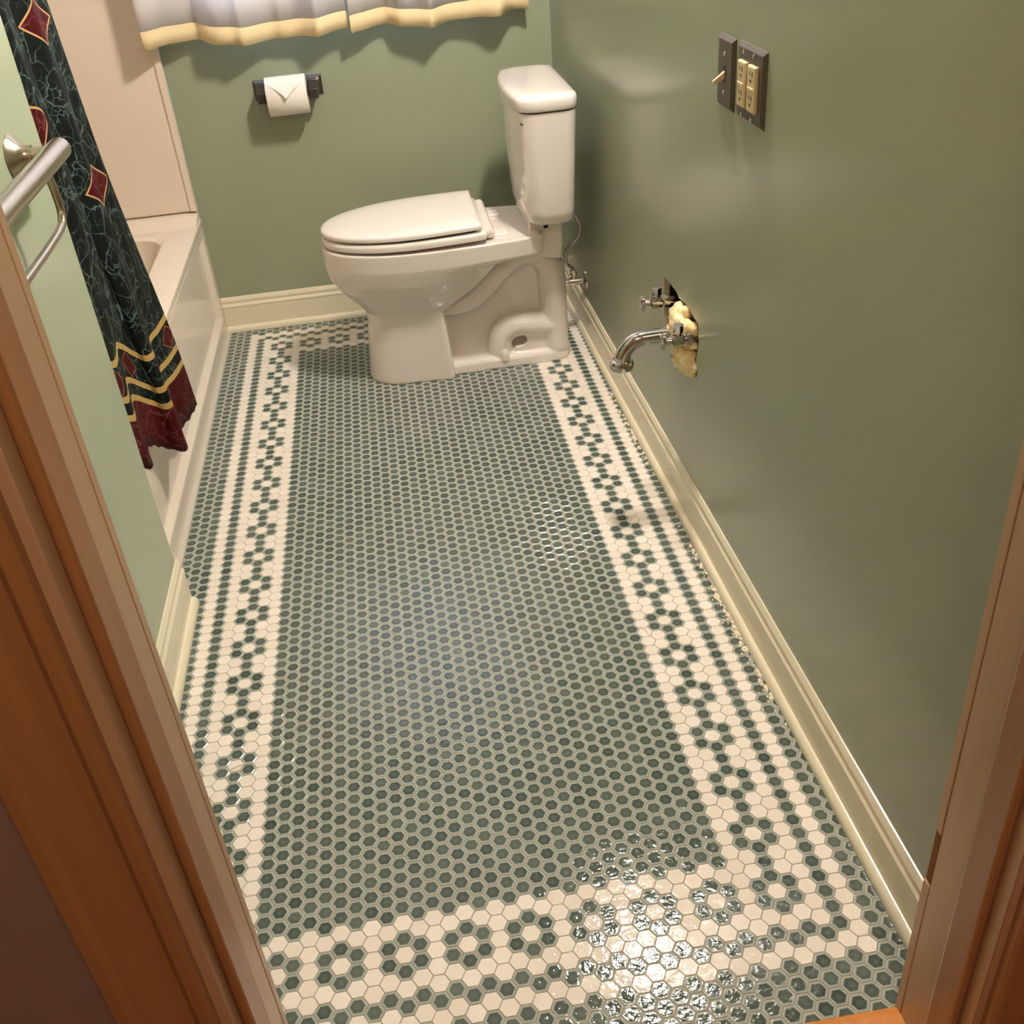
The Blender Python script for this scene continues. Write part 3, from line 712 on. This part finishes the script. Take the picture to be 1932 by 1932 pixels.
# ------------------------------------------------------------------ sink plumbing left in the wall
def foam_blob(label, c, ry, rz, ro, sd, n=26, ntl=None):
    rnd = random.Random(sd); b = MB()
    for k in range(n):
        t = rnd.uniform(0, 6.28); q = math.sqrt(rnd.random())
        y = c[0]+ry*q*math.cos(t)*.8; z = c[1]+rz*q*math.sin(t)*.85; r = rnd.uniform(.24, .52)
        o = ro*(1-q*q)*.75-.25
        P = RW(y, o, z); e = rnd.uniform(.8, 1.4); ring = []
        for a in range(5):
            th = math.pi*a/4; ring.append([(P[0]+r*math.cos(th), P[1]+r*e*math.sin(th)*math.cos(p), P[2]+r/e*math.sin(th)*math.sin(p)) for p in [k2*math.pi/5 for k2 in range(10)]] if 0 < a < 4 else [(P[0]+r*math.cos(th), P[1]+.01*math.cos(p), P[2]+.01*math.sin(p)) for p in [k2*math.pi/5 for k2 in range(10)]])
        b.loft(ring)
    return b
ft = thing('spray_foam', RW(39, 0, 13), 'yellow expanding foam bulging from the wall hole around pipes', 'spray foam')
b = foam_blob('', (38.4, 16.9), 3.3, 1.75, 1.5, 3, 95)
b2 = foam_blob('', (37.9, 14.4), 3.0, 1.3, 1.2, 5, 70)
remeshed('upper_foam', b, 'foam', ft, .07, 2); remeshed('lower_foam', b2, 'foam', ft, .07, 2)
def stop_valve(y, z, label, rsc=1.0):
    t = thing('stop_valve', RW(y, 0, z-.4), label, 'valve', 'sink stop valves')
    obj('supply_pipe', MB().lathe(RW(y, -1.2, z), (-1,0,0), [(0,.36),(1.4,.36),(1.42,.52),(1.85,.54),(1.9,.42),(2.1,.42)], 16), 'chrome', parent=t, smooth=True)
    obj('valve_body', MB().lathe(RW(y, .7, z), (-1,0,0), [(0,.42),(.15,.5),(.95,.5),(1.05,.32),(1.5,.3)], 16), 'chrome', parent=t, smooth=True)
    obj('outlet_stub', MB().lathe(RW(y, 1.2, z+.2), (0,0,1), [(0,.28),(.45,.28),(.47,.42),(1.05,.42),(1.08,.24)], 8), 'chrome', parent=t)
    b = MB(); h0 = Vector(RW(y, 2.15, z)); rings = []
    for d, k in ((0,.7),(.08,1),(.3,1),(.4,.75)):
        rings.append([(h0.x-d, h0.y+.4*k*math.cos(a), h0.z+.7*k*math.sin(a)) for a in [q*math.pi/12 for q in range(24)]])
    obj('oval_handle', b.loft(rings), 'chrome', parent=t, smooth=True)
    return t
stop_valve(42.2, 17.5, 'chrome stop valve farther from the doorway, at top of wall hole')
stop_valve(36.1, 16.85, 'chrome stop valve nearer the doorway, beside the bent drain pipe')
dr = thing('drain_pipe', RW(39, 0, 13.8), 'bent chrome sink drain pipe sticking out of the wall', 'pipe')
dp = smoothpath([(W(39)+1.4,39,16.05),(4.4,39,16.05),(3.0,39,16.05),(2.0,39,16.0),(1.3,39,15.75),(.8,39,15.25),(.55,39,14.7),(.47,39,14.3)], 6)
obj('pipe', MB().tube(dp, .62, 20), 'chrome', parent=dr, smooth=True)
obj('slip_nut', MB().lathe((.47, 39, 13.75), (0,0,1), [(-.12,.6),(-.1,.88),(.12,.96),(.4,.96),(.62,.86),(.68,.64)], 24), 'chrome', parent=dr, smooth=True, angle=30)
obj('wall_collar', MB().lathe((W(39)-.9, 39, 16.05), (-1,0,0), [(-.4,.62),(-.3,.85),(.35,.85),(.45,.66)], 6), 'chrome', parent=dr)

# plaster smear beside the right baseboard
b = MB(); rnd = random.Random(11)
for k in range(520):
    y = rnd.uniform(11, 61); d = abs(rnd.gauss(0, .45)); x = W(y)-.72-d
    if rnd.random() > math.exp(-((y-24)/9)**2)+.8*math.exp(-((y-52)/6)**2): continue
    r = rnd.uniform(.03, .13) if d > .35 else rnd.uniform(.08, .26); nn = 7
    top = [(x+r*.55*rnd.uniform(.6,1)*math.cos(a), y+r*rnd.uniform(.6,1)*math.sin(a), .02+r*.12) for a in [q*2*math.pi/nn for q in range(nn)]]
    bot = [(x+(p[0]-x)*1.4, y+(p[1]-y)*1.4, -.02) for p in top]
    b.loft([bot, top])
obj('plaster_residue', b, 'plaster', smooth=True, kind='stuff', label='cream plaster crumbs smeared along the right baseboard', cat='plaster')

# ------------------------------------------------------------------ vanity light above the removed sink (out of frame, lights the room)
VY, VZ = 44., 73.
vl = thing('vanity_light', RW(VY, 0, VZ-2), 'vanity light bar with three round bulbs above the sink pipes', 'wall lamp')
obj('back_plate', MB().box(W(VY)-.7, W(VY)+.02, VY-6.5, VY+6.5, VZ-1.8, VZ+1.8), 'glassfix', parent=vl, bevel=.3, seg=3)
obj('added_light_blocker', MB().box(W(VY)-5.2, W(VY)-.02, VY-6.5, VY+6.5, VZ+1.9, VZ+2.2), 'glassfix', parent=vl, bevel=.1)  # unseen plate added over the bulbs to block upward light and cut fill
for k in range(3):
    y = VY-3.0+3.0*k
    obj('socket', MB().lathe(RW(y, .7, VZ), (-1,0,0), [(0,.9),(.2,.85),(1.35,.6)], 18), 'glassfix', parent=vl, smooth=True)
    b = MB(); c = RW(y, 3.0, VZ)
    b.loft([[(c[0]+1.3*math.cos(t), c[1]+max(.01,1.3*math.sin(t))*math.cos(p), c[2]+max(.01,1.3*math.sin(t))*math.sin(p)) for p in [q*math.pi/10 for q in range(20)]] for t in [a*math.pi/12 for a in range(13)]])
    obj('globe', b, 'globe', parent=vl, smooth=True, angle=180)
# hall ceiling lamp behind the camera
hl = thing('hall_ceiling_light', (-10, -45, ZC-3), 'round hall ceiling lamp', 'ceiling lamp')
obj('rim', MB().lathe((-10,-45,ZC), (0,0,-1), [(0,6.6),(.8,6.6),(1.0,6.2)], 32), 'glassfix', parent=hl, smooth=True)
obj('diffuser', MB().lathe((-10,-45,ZC-.9), (0,0,-1), [(0,6.1),(1.0,5.6),(1.8,4),(2.2,2),(2.3,.1)], 32), 'hallglow', parent=hl, smooth=True)

# loose threads on the tiles
for pts, lb in (([(-1.9,23.6,.05),(-1.6,23.0,.12),(-1.55,22.4,.05)], 'short white thread lying on green tiles beside the right border'),
                ([(-31.6,15.6,.05),(-30.9,15.9,.1),(-30.1,16.0,.05)], 'short white thread lying on green tiles beside the left border')):
    obj('thread', MB().tube(smoothpath(pts, 4), .035, 6), 'paper', smooth=True, label=lb, cat='thread')
